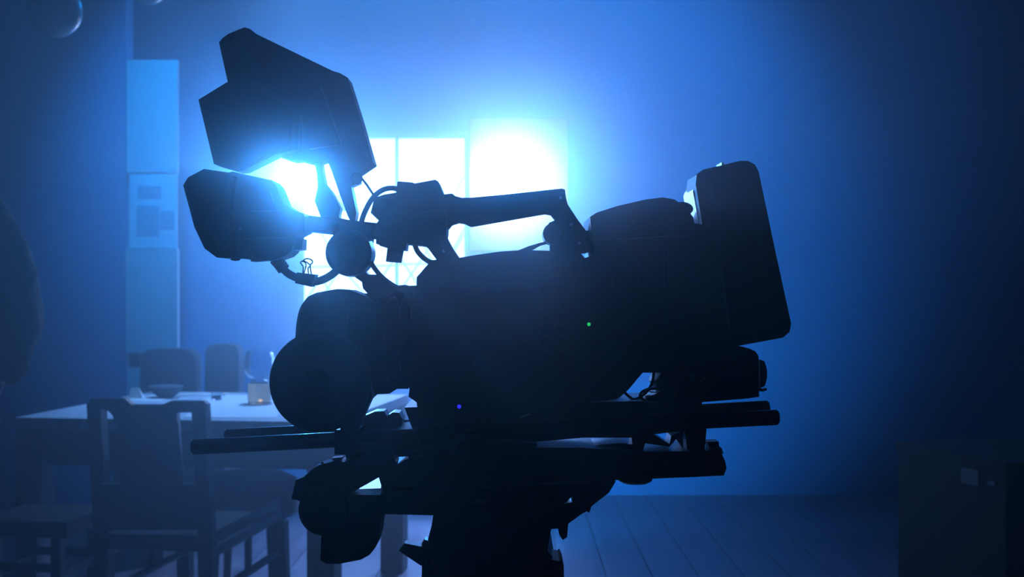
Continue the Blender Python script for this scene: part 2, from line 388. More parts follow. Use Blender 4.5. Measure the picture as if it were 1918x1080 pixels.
# near chair: back towards us
ch = thing('dining_chair', 'dark wooden chair with wide centre splat, its back towards us at the table', 'chair', (-1.06, 3.95, .012))
cL, cR = W(181, 0, 3.70).x, W(377, 0, 3.66).x
def cpt(side, b, z, dx=0.0):       # side 0..1 across, b depth into the chair
    base = Vector((cL, 3.70, 0)) * (1 - side) + Vector((cR, 3.655, 0)) * side
    return base + u * b + Vector((dx, 0, z))
def post(p0, p1, s, bev=.004):
    b = B(); h = s / 2
    A = [p0 + RZ @ Vector(q) for q in ((-h, -h, 0), (h, -h, 0), (h, h, 0), (-h, h, 0))]
    C = [p1 + RZ @ Vector(q) for q in ((-h, -h, 0), (h, -h, 0), (h, h, 0), (-h, h, 0))]
    return b.loft(A, C, bev)
for s_ in (0, 1):
    b = post(cpt(s_, 0, .012, .026), cpt(s_, .02, .45, .012), .044)
    b2 = post(cpt(s_, .02, .45, .012), cpt(s_, 0, .862), .042)
    b2.build('back_post', M['wood'], ch); b.build('leg', M['wood'], ch)
    post(cpt(s_, .66 if s_ else .60, .012, .03), cpt(s_, .66 if s_ else .60, .40, .02), .044).build('leg', M['wood'], ch)
    B().tube([cpt(s_, .01, .295, .02), cpt(s_, .62, .295, .02)], .013, 8, 1).build('stretcher', M['wood'], ch)
    B().tube([cpt(s_, .34, .295, .02), cpt(s_, .34, .41, .02)], .012, 8, 1).build('spindle', M['wood'], ch)
B().slab([(172, 745), (236, 745), (250, 757), (305, 757), (322, 750), (384, 750), (391, 756), (391, 771), (334, 771), (335, 790), (219, 790), (214, 776), (206, 768), (190, 765), (172, 765)], 3.64, 3.675, .003).build('top_rail', M['wood'], ch)
B().slab([(219, 785), (335, 785), (345, 905), (228, 905)], 3.66, 3.68, .002).build('splat', M['wood'], ch)
B().slab([(190, 905), (385, 905), (392, 990), (196, 990)], 3.67, 3.70, .002).build('back_panel', M['wood'], ch)
A = [cpt(0, -.0, .43), cpt(1, -.0, .43), cpt(1, .68, .43), cpt(0, .66, .43)]
B().loft([p + Vector((.012, 0, .0)) for p in A], [p + Vector((.012, 0, .045)) for p in A], .006).build('seat', M['wood'], ch)
for s_ in (0, 1):
    B().tube([cpt(s_, .02, .42, .01), cpt(s_, .64, .42, .01)], .022, 8, 1).build('seat_rail', M['wood'], ch)

# round padded stool between the chair and the right table leg
st = thing('padded_stool', 'round domed upholstered stool tucked under the table front', 'stool', (-1.0, 4.76, .012))
cc = Vector((-1.0, 4.76, 0))
B().lathe(cc, (0, 0, 1), [(.34, 0), (.34, .17), (.355, .187), (.43, .193), (.475, .178), (.498, .13), (.508, .06), (.51, 0)], 36).build('cushion', M['uphol'], st)
for i in range(4):
    a = math.pi / 4 + i * math.pi / 2
    d = Vector((math.cos(a), math.sin(a), 0)) * .14
    B().cyl(cc + d * 1.15 + Vector((0, 0, .012)), cc + d + Vector((0, 0, .345)), .014, .018, 10).build('leg', M['wood'], st)
# low stool at the left table leg
st2 = thing('wooden_stool', 'low dark wooden stool with square legs, left of the chair', 'stool', (-1.50, 4.1, .012))
sc0 = Vector((-1.50, 4.02, 0))
B().box(sc0 + Vector((0, 0, .455)), (.30, .30, .05), .006, RZ).build('seat', M['wood'], st2)
for a in (-1, 1):
    for b in (-1, 1):
        B().box(sc0 + v * a * .105 + u * b * .12 + Vector((0, 0, .222)), (.032, .032, .42), .003, RZ).build('leg', M['wood'], st2)
    B().box(sc0 + v * a * .105 + Vector((0, 0, .31)), (.018, .24, .025), .002, RZ).build('stretcher', M['wood'], st2)
    B().box(sc0 + u * a * .12 + Vector((0, 0, .33)), (.21, .018, .025), .002, RZ).build('stretcher', M['wood'], st2)

# armchairs behind the table
def armchair(px0, px1, ytop, Y, label):
    c = W((px0 + px1) / 2, 0, Y); wd = (px1 - px0) / F * Y; zt = W(0, ytop, Y).z
    a = thing('armchair', label, 'armchair', (c.x, Y, .012), 'armchairs beyond the table')
    B().box((c.x, Y, .27), (wd * .9, .5, .22), .03, seg=4).build('seat', M['uphol'], a)
    zb = .36; pts = []
    for k in range(13):
        an = math.pi * k / 12
        pts.append((c.x + (abs(math.cos(an)) ** .45) * (1 if math.cos(an) > 0 else -1) * wd / 2, zt - .10 + math.sin(an) ** .5 * .10))
    pts += [(c.x - wd / 2, zb), (c.x + wd / 2, zb)]
    b = B(); b.loft([Vector((p[0], Y + .20, p[1])) for p in pts], [Vector((p[0], Y + .33, p[1])) for p in pts], .02, 3); b.build('backrest', M['uphol'], a)
    for s_ in (-1, 1):
        B().box((c.x + s_ * wd * .45, Y + .0, .5), (.08, .48, .24), .025, seg=3).build('armrest', M['uphol'], a)
        for q in (-.2, .2): B().cyl((c.x + s_ * wd * .38, Y + q, .012), (c.x + s_ * wd * .38, Y + q, .18), .015, .02, 10).build('leg', M['wood'], a)
armchair(238, 345, 657, 5.8, 'rounded armchair beyond the table, below the pale wall panel')
armchair(364, 430, 648, 5.8, 'narrow taller chair form beyond the table, nearer the window')

# things on the table
TZ = TH + .0005
def onT(px, py):
    """point of the table top seen at this pixel"""
    Y = (EYE - TZ) * F / (py - 540.0); return W(px, py, Y)
def sheet(corners, name, label, cat, dz=0.0, m='paper'):
    P = [onT(*c) + Vector((0, 0, dz)) for c in corners]
    b = B(); b.loft([p for p in P], [p + Vector((0, 0, .0015)) for p in P])
    return tag(b.build(name, M[m], smooth=False), label, cat)
sheet([(345, 782), (517, 783), (525, 768), (505, 742), (420, 738), (380, 748)], 'plan_sheet', 'large white sheet spread under the glass lamp at the table front', 'paper')
sheet([(240, 752), (300, 752), (322, 740), (250, 738)], 'paper_sheet', 'small white sheet lying beside the folded card', 'paper')
sheet([(330, 740), (420, 741), (430, 735), (340, 734)], 'notebook', 'pale closed notebook at the far edge of the table', 'notebook', m='paper')
p = onT(256, 745)
A = [p + Vector(q) for q in ((-.028, -.02, 0), (.028, -.02, 0), (.028, .02, 0), (-.028, .02, 0))]
C = [p + Vector(q) for q in ((-.024, -.001, .042), (.010, -.001, .042), (.010, .001, .042), (-.024, .001, .042))]
tag(B().loft(A, C).build('folded_card', M['paper'], smooth=False), 'small white folded card standing on the table behind the chair', 'card')
p = onT(311, 744)
bo = B().lathe(p, (0, 0, 1), [(0, 0), (0, .03), (.006, .034), (.03, .062), (.045, .07), (.05, .062), (.048, 0)], 28).build('bowl', M['uphol'])
tag(bo, 'small dark round bowl on the table above the chair back', 'bowl')
p = onT(406, 749)
gl = B().lathe(p, (0, 0, 1), [(0, 0), (0, .02), (.002, .021), (.03, .023), (.030, .0215), (.006, .019), (.006, 0)], 24).build('small_glass', M['glass'])
tag(gl, 'little clear glass standing alone in the middle of the table', 'glass')
p = onT(486, 755)
lamp = thing('glass_lamp', 'glass lamp with round bowl chimney over a brownish base', 'lamp', p)
s = p.y / F
B().lathe(p, (0, 0, 1), [(0, 0), (0, 19 * s), (.003, 21 * s), (36 * s, 23 * s), (38 * s, 22 * s), (38 * s, 0)], 32).build('base', M['amber'], lamp)
zz = 39 * s
B().lathe(p + Vector((0, 0, zz)), (0, 0, 1), [(0, 14 * s), (6 * s, 15 * s), (14 * s, 24 * s), (26 * s, 30 * s), (44 * s, 28 * s), (56 * s, 24 * s), (60 * s, 25 * s),
     (60 * s, 24 * s), (56 * s, 22.8 * s), (44 * s, 26.8 * s), (26 * s, 28.8 * s), (14 * s, 22.8 * s), (7 * s, 13.5 * s), (0, 13 * s)], 36).build('chimney', M['glass'], lamp)
B().cyl(p + Vector((0, 0, 38 * s)), p + Vector((0, 0, 42 * s)), 16 * s, n=24, bev=.001).build('collar', M['steel'], lamp)
B().lathe(p + Vector((.006, -.015, .012)), (0, 0, 1), [(-.002, 0), (0, .008), (.003, .005), (.005, 0)], 10).build('flame', M['flame'], lamp)

# ================================================================== PERSON at the left edge
def skinned(name, verts, edges, radii, m, parent, off, root=0, sub=2):
    me = bpy.data.meshes.new(name); me.from_pydata([Vector(p) - off for p in verts], edges, [])
    o = bpy.data.objects.new(name, me); col.objects.link(o)
    sk = o.modifiers.new('skin', 'SKIN'); sk.use_smooth_shade = True; sk.branch_smoothing = .6
    for i, r in enumerate(radii):
        sv = me.skin_vertices[0].data[i]; sv.radius = (r, r) if not isinstance(r, tuple) else r
        sv.use_root = (i == root)
    s_ = o.modifiers.new('sub', 'SUBSURF'); s_.levels = sub; s_.render_levels = sub
    me.materials.append(m); o.parent = parent
    return o
PB = Vector((-1.70, 3.62, 0.012))
pr = thing('person', 'person in a dark creased jacket, hand in pocket, standing beside the table', 'person', PB)
def q(x, y, z): return Vector((PB.x + x, PB.y + y, PB.z + z))
# x to the right of the picture; body faces away to the left
V = [q(0, 0, .95), q(0, 0, 1.12), q(0, 0, 1.32), q(0, .0, 1.44), q(0, -.0, 1.52), q(0, .01, 1.60), q(0, .0, 1.70),
     q(.17, 0, 1.41), q(.235, .02, 1.13), q(.17, .10, .94), q(.12, .14, .86),
     q(-.17, 0, 1.41), q(-.23, .02, 1.13), q(-.22, .08, .90), q(-.22, .10, .82),
     q(.09, 0, .86), q(.10, .01, .48), q(.10, -.02, .08), q(.12, .14, .035),
     q(-.09, 0, .86), q(-.10, .01, .48), q(-.10, -.02, .08), q(-.12, .14, .035)]
E = [(0, 1), (1, 2), (2, 3), (3, 4), (4, 5), (5, 6), (3, 7), (7, 8), (8, 9), (9, 10), (3, 11), (11, 12), (12, 13), (13, 14), (0, 15), (15, 16), (16, 17), (17, 18), (0, 19), (19, 20), (20, 21), (21, 22)]
Rr = [(.15, .11), (.14, .10), (.16, .11), (.09, .08), .052, .078, .085, .06, .042, .032, .035, .06, .042, .032, .035, .085, .058, .045, .038, .085, .058, .045, .038]
body = skinned('body', V, E, Rr, M['skin'], pr, PB)
# hands with fingers (in and beside the pockets)
for (hx, hy, hz, s_) in ((.12, .14, .86, 1), (-.22, .10, .82, -1)):
    for k in range(4):
        a = q(hx + (k - 1.5) * .017, hy + .01, hz - .02)
        skinned('finger', [a, a + Vector((0, .006, -.035)), a + Vector((0, .018, -.062 - .006 * (1 if k in (1, 2) else 0)))], [(0, 1), (1, 2)], [.009, .008, .006], M['skin'], body, PB, sub=1)
    a = q(hx - s_ * .025, hy, hz + .01)
    skinned('thumb', [a, a + Vector((-s_ * .022, .008, -.02)), a + Vector((-s_ * .026, .014, -.045))], [(0, 1), (1, 2)], [.011, .010, .007], M['skin'], body, PB, sub=1)
# face and ears (head is turned away, outside the picture)
B().sphere(q(0, .105, 1.635), .016, (1, 1.3, 1.6), 10).build('nose', M['skin'], pr)
for sx in (-1, 1):
    B().sphere(q(sx * .082, 0, 1.64), .028, (.4, .8, 1.2), 12).build('ear', M['skin'], pr)
    B().sphere(q(sx * .032, .082, 1.665), .013, n=10).build('eye', M['hair'], pr)
B().box(q(0, .093, 1.595), (.045, .012, .008), .003).build('mouth', M['print'], pr)
B().sphere(q(0, -.02, 1.69), .108, (.93, 1.05, 1.05), 20).build('hair', M['hair'], pr)
# jacket with creases
Vj = [q(0, 0, .84), q(0, 0, 1.10), q(0, 0, 1.32), q(0, 0, 1.45), q(.185, 0, 1.40), q(.235, .0, 1.28), q(.262, .02, 1.12), q(.24, .06, 1.02), q(.17, .12, .93),
      q(-.185, 0, 1.40), q(-.25, .02, 1.13), q(-.23, .08, .92)]
Ej = [(0, 1), (1, 2), (2, 3), (3, 4), (4, 5), (5, 6), (6, 7), (7, 8), (3, 9), (9, 10), (10, 11)]
jk = skinned('jacket', Vj, Ej, [(.19, .14), (.175, .13), (.19, .13), (.10, .10), .085, .076, .072, .066, .052, .085, .07, .055], M['jacket'], pr, PB, sub=3)
tx = bpy.data.textures.new('folds', 'CLOUDS'); tx.noise_scale = .075; tx.noise_depth = 1
dm = jk.modifiers.new('folds', 'DISPLACE'); dm.texture = tx; dm.strength = .045; dm.mid_level = .5
skinned('trousers', [V[0], V[15], V[16], q(.10, -.02, .10), V[19], V[20], q(-.10, -.02, .10)], [(0, 1), (1, 2), (2, 3), (0, 4), (4, 5), (5, 6)],
        [(.17, .13), .105, .08, .07, .105, .08, .07], M['denim'], pr, PB)
for sx in (-.11, .11): B().box(q(sx, .06, .04), (.095, .27, .08), .03, seg=4).build('shoe', M['rubber'], pr)

# dark equipment case on the floor at the right
ec = thing('equipment_case', 'black case in the dark with a small pale label at lower right', 'case', W(1890, 1000, 3.6) * 1.0)
ec.location.z = .012
B().box((1.66, 3.8, .36), (.78, .5, .67), .02, rot_z(.3), seg=3).build('body', M['rubber'], ec)
B().box((1.66, 3.8, .705), (.79, .51, .03), .01, rot_z(.3), seg=3).build('lid', M['rubber'], ec)
B().box((1.316, 3.589, .660), (.004, .075, .045), .0, rot_z(.3)).build('paper_label', M['palegrey'], ec)
B().box((1.345, 3.494, .655), (.012, .03, .010), .002, rot_z(.3)).build('latch', M['steel'], ec)

# ================================================================== THE CAMERA RIG
# ---- small monitor on its arm (upper)
mo = thing('field_monitor', 'small tilted monitor with angular sunhood, upper of the two screens', 'monitor', W(560, 325, 1.26))
B().slab([(410, 79), (418, 70), (435, 60), (458, 51), (468, 54), (481, 64), (624, 133), (637, 137), (651, 145), (675, 222), (699, 305), (671, 324), (617, 297), (604, 300), (590, 306), (560, 298), (547, 300), (518, 290), (470, 250), (427, 156), (422, 133)],
         1.235, 1.27, .003, ref=1.235).build('casing', M['plastic'], mo)
B().slab([(416, 72), (428, 63), (436, 60), (434, 68), (424, 76), (417, 82)], 1.225, 1.262, .0015, ref=1.225).build('corner_knob', M['rubber'], mo)
B().slab([(374, 188), (426, 156), (470, 148), (560, 200), (560, 280), (518, 290), (458, 320), (446, 321), (403, 308)], 1.215, 1.245, .002, ref=1.22).build('sunhood', M['plastic'], mo)
B().slab([(380, 190), (426, 162), (462, 154), (545, 205), (540, 276), (512, 286), (456, 314), (408, 303)], 1.209, 1.216, .001, ref=1.21).build('hood_flap', M['rubber'], mo)
b = B().slab([(470, 100), (600, 160), (640, 270), (580, 280), (560, 215), (490, 160)], 1.228, 1.236, .002); b.build('battery_plate', M['satin'], mo)
b = B()
for (x, y) in ((455, 75), (625, 150), (675, 295), (432, 120)): screw(b, x, y, 1.2345)
b.build('screw', M['satin'], mo)
# tilting bracket and arm under the monitor
ma = thing('monitor_bracket', 'slim forked arm carrying the upper monitor above the ball clamp', 'bracket', W(640, 415, 1.26))
B().slab([(616, 292), (671, 320), (676, 343), (660, 350), (670, 399), (667, 416), (660, 418), (653, 403), (638, 362), (623, 319), (617, 305)], 1.24, 1.262, .0015).build('outer_arm', M['satin'], ma)
B().slab([(588, 290), (604, 296), (607, 325), (611, 345), (623, 359), (640, 390), (637, 405), (639, 415), (606, 415), (592, 378), (598, 350), (596, 325)], 1.243, 1.26, .0015).build('inner_arm', M['satin'], ma)
B().cyl(W(668, 334, 1.235), W(668, 334, 1.225), .006, n=16, bev=.001).build('knob', M['rubber'], ma)

# ---- viewfinder (left)
ev = thing('viewfinder', 'chunky electronic viewfinder with cut-off corners, lower of the two screens', 'viewfinder', W(450, 488, 1.22))
B().slab([(343, 347), (352, 332), (382, 316), (428, 323), (436, 321), (453, 325), (508, 337), (517, 347), (531, 382), (548, 393), (568, 399), (571, 408), (571, 433), (555, 441), (545, 470), (535, 479), (512, 487), (475, 487), (449, 483), (406, 482), (383, 465), (364, 425)],
         1.19, 1.235, .003, ref=1.19).build('casing', M['plastic'], ev)
B().slab([(348, 348), (356, 336), (383, 321), (440, 330), (430, 400), (440, 478), (408, 477), (388, 461)], 1.176, 1.192, .003, ref=1.18).build('eyecup', M['rubber'], ev)
B().slab([(545, 447), (571, 448), (570, 468), (545, 470)], 1.20, 1.225, .001).build('connector', M['satin'], ev)
B().slab([(473, 481), (503, 481), (503, 488), (475, 490)], 1.20, 1.225, .001).build('port_cover', M['rubber'], ev)
B().lathe(W(441, 480, 1.21), (0, 0, -1), [(0, 0), (0, .0045), (.003, .005), (.004, .0035), (.0045, 0)], 14).build('locking_screw', M['satin'], ev)
B().slab([(455, 442), (535, 440), (535, 445), (455, 446)], 1.186, 1.192, .0006).build('ridge', M['satin'], ev)
B().sphere(W(449, 427, 1.188), .0025, n=12).build('button', M['steel'], ev)
B().slab([(455, 345), (505, 355), (520, 395), (470, 395)], 1.186, 1.192, .0015).build('side_panel', M['satin'], ev)

# ---- cross rod and clamps
cr = thing('cross_rod', 'straight rod running from the viewfinder to the mount under the handle', 'rod', W(690, 450, 1.25))
B().cyl(W(560, 417, 1.22), W(835, 447, 1.27), .0082, n=24, bev=.0015).build('tube', M['rod'], cr)
kn = thing('ball_clamp', 'round ball clamp joining the cross rod to the lower diagonal arm', 'clamp', W(650, 510, 1.245))
B().lathe(W(652, 473, 1.215), (0, 1, 0), [(0, 0), (0, .019), (.003, .0225), (.03, .0235), (.045, .020), (.048, 0)], 36).build('ball_housing', M['satin'], kn)
B().slab([(636, 416), (640, 410), (682, 418), (700, 424), (696, 455), (682, 480), (650, 480), (631, 452), (628, 439)], 1.225, 1.262, .002).build('rod_clamp', M['plastic'], kn)
B().cyl(W(652, 473, 1.216), W(652, 473, 1.204), .008, n=18, bev=.001).build('clamp_screw', M['satin'], kn)
da = thing('diagonal_link', 'diagonal arm from the ball clamp down to the camera front', 'arm', W(700, 560, 1.26))
B().slab([(642, 500), (667, 488), (692, 514), (706, 514), (740, 533), (747, 540), (728, 553), (735, 560), (703, 563), (682, 540), (680, 528), (650, 507)], 1.245, 1.265, .002).build('arm_bar', M['satin'], da)
B().slab([(728, 536), (761, 533), (764, 535), (785, 534), (785, 600), (700, 600), (700, 563), (728, 556), (736, 565), (746, 565), (744, 556), (730, 554)], 1.25, 1.275, .0015).build('foot', M['plastic'], da)

# ---- small receiver / mount with handle
def tubeobj(name, label, cat, pts, Y, r, m='rubber', **k):
    P = [W(p[0], p[1], p[2] if len(p) > 2 else Y) for p in pts]
    return tag(B().tube(P, r, **k).build(name, M[m]), label, cat)

# ---- camera: body with top handle
cm = thing('video_camera', 'large black video camera in silhouette with long top handle', 'camera', W(1000, 750, 1.26))
B().slab([(781, 535), (781, 519), (801, 496), (809, 487), (858, 483), (901, 476), (937, 471), (985, 468), (1030, 470), (1088, 475), (1095, 483), (1105, 480), (1112, 462), (1107, 440), (1105, 406), (1118, 398), (1156, 386), (1208, 374), (1241, 370), (1262, 374), (1282, 387), (1297, 407), (1299, 418), (1330, 424), (1345, 560), (1350, 650), (1330, 700), (1240, 697), (1203, 697), (1175, 730), (1156, 746), (1100, 752), (786, 790), (781, 752), (766, 742), (768, 725), (747, 725)],
         1.20, 1.31, .003, ref=1.205).build('body', M['plastic'], cm)
B().slab([(1105, 407), (1119, 399), (1156, 388), (1208, 376), (1239, 372), (1260, 377), (1280, 389), (1294, 407), (1296, 440), (1110, 450)], 1.192, 1.205, .003, ref=1.195).build('rear_module', M['satin'], cm)
B().sphere(W(1277, 391, 1.21), .0125, (.9, .5, .55), 20).build('tally_lens', M['gloss'], cm)
B().slab([(800, 540), (1080, 500), (1090, 700), (810, 735)], 1.193, 1.202, .002).build('side_panel', M['plastic'], cm)
B().slab([(850, 560), (990, 545), (994, 640), (856, 655)], 1.189, 1.195, .0015).build('display_door', M['gloss'], cm)
b = B()
for i in range(6):
    for j in range(2): b.cyl(W(1020 + j * 30, 545 + i * 24, 1.194), W(1020 + j * 30, 545 + i * 24, 1.189), .0035, .003, 14)
b.build('control_buttons', M['rubber'], cm)
B().cyl(W(905, 690, 1.194), W(905, 690, 1.184), .011, .010, 24, .001).build('audio_dial', M['rubber'], cm)
vv = B()
for i in range(9): vv.box(W(1150 + i * 12, 500, 1.201), (.003, .006, .045), .0006)
vv.build('cooling_vents', M['satin'], cm)
B().sphere(W(1103, 607, 1.197), .0018, n=10).build('green_light', M['led_green'], cm, label='tiny green indicator light')
B().slab([(760, 760), (1310, 745), (1315, 802), (1250, 806), (1178, 816), (1090, 816), (1021, 822), (800, 835), (786, 830)], 1.205, 1.30, .002, ref=1.22).build('shoulder_plate', M['satin'], cm)
B().sphere(W(860, 761, 1.1985), .0020, n=10).build('blue_light', M['led_blue'], cm, label='tiny blue indicator light')
B().box(W(984, 778, 1.1985), (.010, .003, .0015), .0004, rot_y(-.35)).build('latch_edge', M['steel'], cm)
# handle, as one piece with its two posts and the grip opening
hd = [(833, 366), (848, 364), (854, 369), (866, 372), (882, 372), (946, 366), (1051, 355), (1057, 357), (1059, 372), (1062, 384), (1080, 412), (1096, 433), (1107, 432), (1110, 470), (1097, 474), (1030, 474), (1030, 455),
      (1024, 449), (1022, 436), (1028, 418), (1041, 413), (1032, 402), (1021, 400), (946, 413), (882, 424), (871, 419), (859, 417), (846, 421), (837, 432), (838, 446), (848, 465), (861, 484), (858, 496), (826, 496), (800, 461), (790, 430), (800, 380)]
B().slab(hd, 1.238, 1.268, .0025).build('top_handle', M['rubber'], cm)
B().lathe(W(1037, 437, 1.226), (0, 1, 0), [(0, 0), (0, .008), (.002, .0105), (.050, .0105), (.052, 0)], 28).build('handle_knob', M['satin'], cm)
b = B()
for x in range(890, 1040, 12): b.box(W(x, 372 + (1040 - x) * .105 + 8, 1.237), (.0012, .004, .016), .0003)
b.build('grip_ribs', M['rubber'], cm)
b = B()
for (x, y) in ((1070, 420), (1085, 455), (830, 470), (1050, 370)): screw(b, x, y, 1.2378)
b.build('screw', M['steel'], cm)
tag(B().slab([(962, 472), (990, 461), (1010, 455), (1030, 450), (1032, 455), (1012, 460), (1000, 467), (985, 472)], 1.25, 1.256, .0004).build('cloth_strap', M['rubber']), 'thin strap running under the top handle along the camera body', 'strap')

mu = thing('handle_mount', 'boxy mount clamped on the front of the top handle', 'mount', W(790, 480, 1.25))
B().slab([(748, 345), (750, 343), (776, 345), (780, 347), (818, 340), (823, 343), (833, 367), (840, 400), (838, 440), (828, 478), (818, 474), (796, 461), (762, 458), (740, 462), (709, 458), (708, 423), (716, 412), (745, 385)],
         1.226, 1.272, .002).build('housing', M['plastic'], mu)
B().lathe(W(722, 391, 1.228), (0, 1, 0), [(0, 0), (0, .0105), (.002, .0128), (.034, .0128), (.036, 0)], 32).build('round_knob', M['rubber'], mu)
B().slab([(697, 400), (704, 372), (722, 366), (748, 362), (748, 400), (730, 414), (712, 414)], 1.234, 1.262, .002).build('knob_cover', M['plastic'], mu)
B().slab([(728, 466), (730, 464), (752, 462), (762, 466), (754, 470), (750, 492), (725, 490)], 1.23, 1.256, .0015).build('thumb_lever', M['rubber'], mu)
B().slab([(786, 355), (816, 348), (826, 392), (792, 398)], 1.2235, 1.228, .001).build('cover_plate', M['satin'], mu)
B().slab([(709, 448), (735, 450), (764, 456), (762, 470), (730, 466), (714, 461)], 1.222, 1.25, .001).build('jaw', M['satin'], mu)

# ---- cables
tubeobj('loop_cable', 'thick looping cable rising from the clamp to the handle mount', 'cable', [(676, 420), (682, 400), (697, 372), (716, 356), (735, 352), (752, 357)], 1.24, .0026)
tubeobj('monitor_cable', 'thin cable curving down beside the upper monitor arm', 'cable', [(668, 322), (676, 332), (687, 346), (695, 358), (703, 370, 1.245)], 1.25, .0012)
tubeobj('long_cable', 'long cable hanging from the ball clamp to the camera front', 'cable', [(686, 440), (686, 470), (697, 495), (712, 515), (730, 530), (748, 540), (775, 548)], 1.236, .0024)
tubeobj('short_cable', 'short curved cable between the mount and the camera body', 'cable', [(775, 452), (782, 470), (795, 484), (812, 494), (822, 500)], 1.238, .0026)
tubeobj('viewfinder_cable', 'heavy cable drooping under the viewfinder, carrying a binder clip', 'cable', [(528, 500), (540, 512), (562, 522), (590, 527), (614, 519), (634, 503), (642, 490)], 1.215, .0039)
tag(B().tube([W(515, 484, 1.21), W(523, 493, 1.212), (W(532, 505, 1.214))], .0058, 12, 8, ripple=.12).build('strain_relief', M['rubber']), 'ribbed cable plug under the viewfinder', 'plug')
# binder clip
bc = thing('binder_clip', 'small binder clip with two wire loops on the drooping cable', 'clip', W(575, 535, 1.21))
B().slab([(560, 510), (593, 514), (592, 520), (586, 537), (556, 530), (558, 518)], 1.203, 1.225, .0008).build('clip_body', M['satin'], bc)
for pts, Y in (([(569, 512), (573, 498), (572, 492), (568, 488), (575, 484), (584, 487), (585, 492), (581, 497), (583, 513)], 1.206),
               ([(567, 512), (568, 500), (563, 492), (566, 489), (573, 490), (581, 497), (577, 502), (578, 513)], 1.22)):
    B().tube([W(a, c, Y) for a, c in pts], .0007, 6, 5).build('wire_handle', M['satin'], bc)

# ---- lens
ln = thing('camera_lens', 'fat zoom lens with wide front hood, left of the camera body', 'lens', W(670, 735, 1.27))
ax = Vector((-1, .10, -.02)); o_ = W(775, 637, 1.262)
B().lathe(o_, ax, [(0, 0), (0, .046), (.006, .047), (.008, .044), (.020, .044), (.022, .047), (.03, .047)], 48).build('mount_barrel', M['satin'], ln)
rb = [(.03, .047)]
for i in range(14): rb += [(.031 + i * .002, .0485), (.032 + i * .002, .0468)]
B().lathe(o_, ax, rb + [(.060, .047), (.060, 0)], 48).build('focus_ring', M['rubber'], ln)
B().lathe(o_, ax, [(.058, 0), (.058, .0485), (.062, .0505), (.085, .0515), (.098, .0505), (.106, .047), (.111, .041), (.112, .036), (.106, .034), (.100, 0)], 56).build('front_hood', M['plastic'], ln)
B().lathe(o_, ax, [(.098, 0), (.101, .034), (.104, .028), (.107, .015), (.108, 0)], 40).build('front_glass', M['lensglass'], ln)
B().slab([(608, 546), (636, 541), (662, 543), (690, 554), (704, 564), (770, 572), (770, 600), (620, 590)], 1.235, 1.28, .004).build('top_housing', M['plastic'], ln)
B().slab([(690, 690), (770, 690), (768, 725), (747, 725), (733, 734), (710, 735), (696, 748), (680, 740)], 1.24, 1.28, .002).build('lens_foot', M['satin'], ln)

# ---- follow focus wheel
ff = thing('follow_focus', 'large round follow focus handwheel in front of the lens', 'handwheel', W(597, 812, 1.13))
fo = W(597, 715, 1.115); fax = Vector((-.10, -1, .02)); R0 = 95 / F * 1.115
B().lathe(fo - fax.normalized() * .014, fax, [(0, 0), (0, R0 * .93), (.003, R0), (.012, R0), (.016, R0 * .985), (.018, R0 * .95), (.0165, R0 * .86), (.012, R0 * .84), (.010, 0)], 72).build('wheel', M['rubber'], ff)
B().lathe(fo, fax, [(-.006, 0), (-.006, R0 * .83), (.0, R0 * .82), (.004, R0 * .55), (.007, R0 * .25), (.011, R0 * .2), (.012, 0)], 56).build('marking_disc', M['plastic'], ff)
B().sphere(W(575, 759, 1.107), .003, (1.2, .6, 1), 14).build('grip_pin', M['satin'], ff)
B().cyl(fo + Vector((0, .01, 0)), fo + Vector((.012, .075, .0)), .016, .018, 24, .002).build('axle', M['satin'], ff)
B().slab([(600, 700), (690, 700), (700, 740), (660, 830), (640, 830), (640, 760), (600, 740)], 1.17, 1.19, .002).build('gear_box', M['plastic'], ff)
B().slab([(632, 800), (676, 800), (676, 846), (632, 846)], 1.17, 1.21, .002).build('rod_bracket', M['satin'], ff)

# ---- 15 mm rods
def rod(p0, p1, Y0, Y1, label):
    r = B().cyl(W(*p0, Y0), W(*p1, Y1), .0074, n=32, bev=.002).build('support_rod', M['rod'])
    return tag(r, label, 'rod', 'lens support rods')
rod((359, 837), (1459, 781), 1.205, 1.195, 'near support rod of the pair, longest, along the camera base')
rod((422, 817), (1441, 763), 1.275, 1.265, 'far support rod of the pair, partly behind the near one')
rs = thing('lens_support', 'two ribbed clamp levers on the rods beneath the lens', 'bracket', W(720, 810, 1.25))
B().slab([(676, 780), (704, 768), (722, 767), (727, 777), (724, 790), (700, 808), (660, 812)], 1.225, 1.25, .002).build('lever', M['satin'], rs)
B().slab([(718, 782), (738, 769), (750, 770), (757, 783), (753, 795), (735, 806), (700, 808)], 1.235, 1.265, .003).build('lever', M['satin'], rs)
B().slab([(650, 800), (790, 793), (795, 842), (660, 848)], 1.195, 1.285, .002).build('bridge_block', M['plastic'], rs)

# ---- battery
bt = thing('camera_battery', 'tall rounded battery block tilted on the back of the camera', 'battery', W(1390, 650, 1.25))
bp = [(1303, 345), (1305, 327), (1318, 317), (1349, 310), (1386, 301), (1401, 301), (1414, 308), (1421, 321), (1451, 464), (1482, 606), (1479, 621), (1467, 632), (1386, 647), (1345, 652), (1330, 640), (1322, 560), (1316, 423)]
B().slab(bp, 1.20, 1.262, .0035, ref=1.20, seg=3).build('battery_case', M['plastic'], bt)
B().slab([(1293, 361), (1304, 330), (1316, 322), (1330, 420), (1330, 560), (1318, 560), (1304, 419)], 1.218, 1.285, .002, ref=1.235).build('adapter_plate', M['gloss'], bt)
B().slab([(1330, 345), (1395, 330), (1440, 600), (1365, 612)], 1.196, 1.2005, .0015, ref=1.2).build('label_recess', M['satin'], bt)
B().box(W(1349, 309.5, 1.23), (.0025, .03, .003), .0004).build('release_tab', M['steel'], bt)

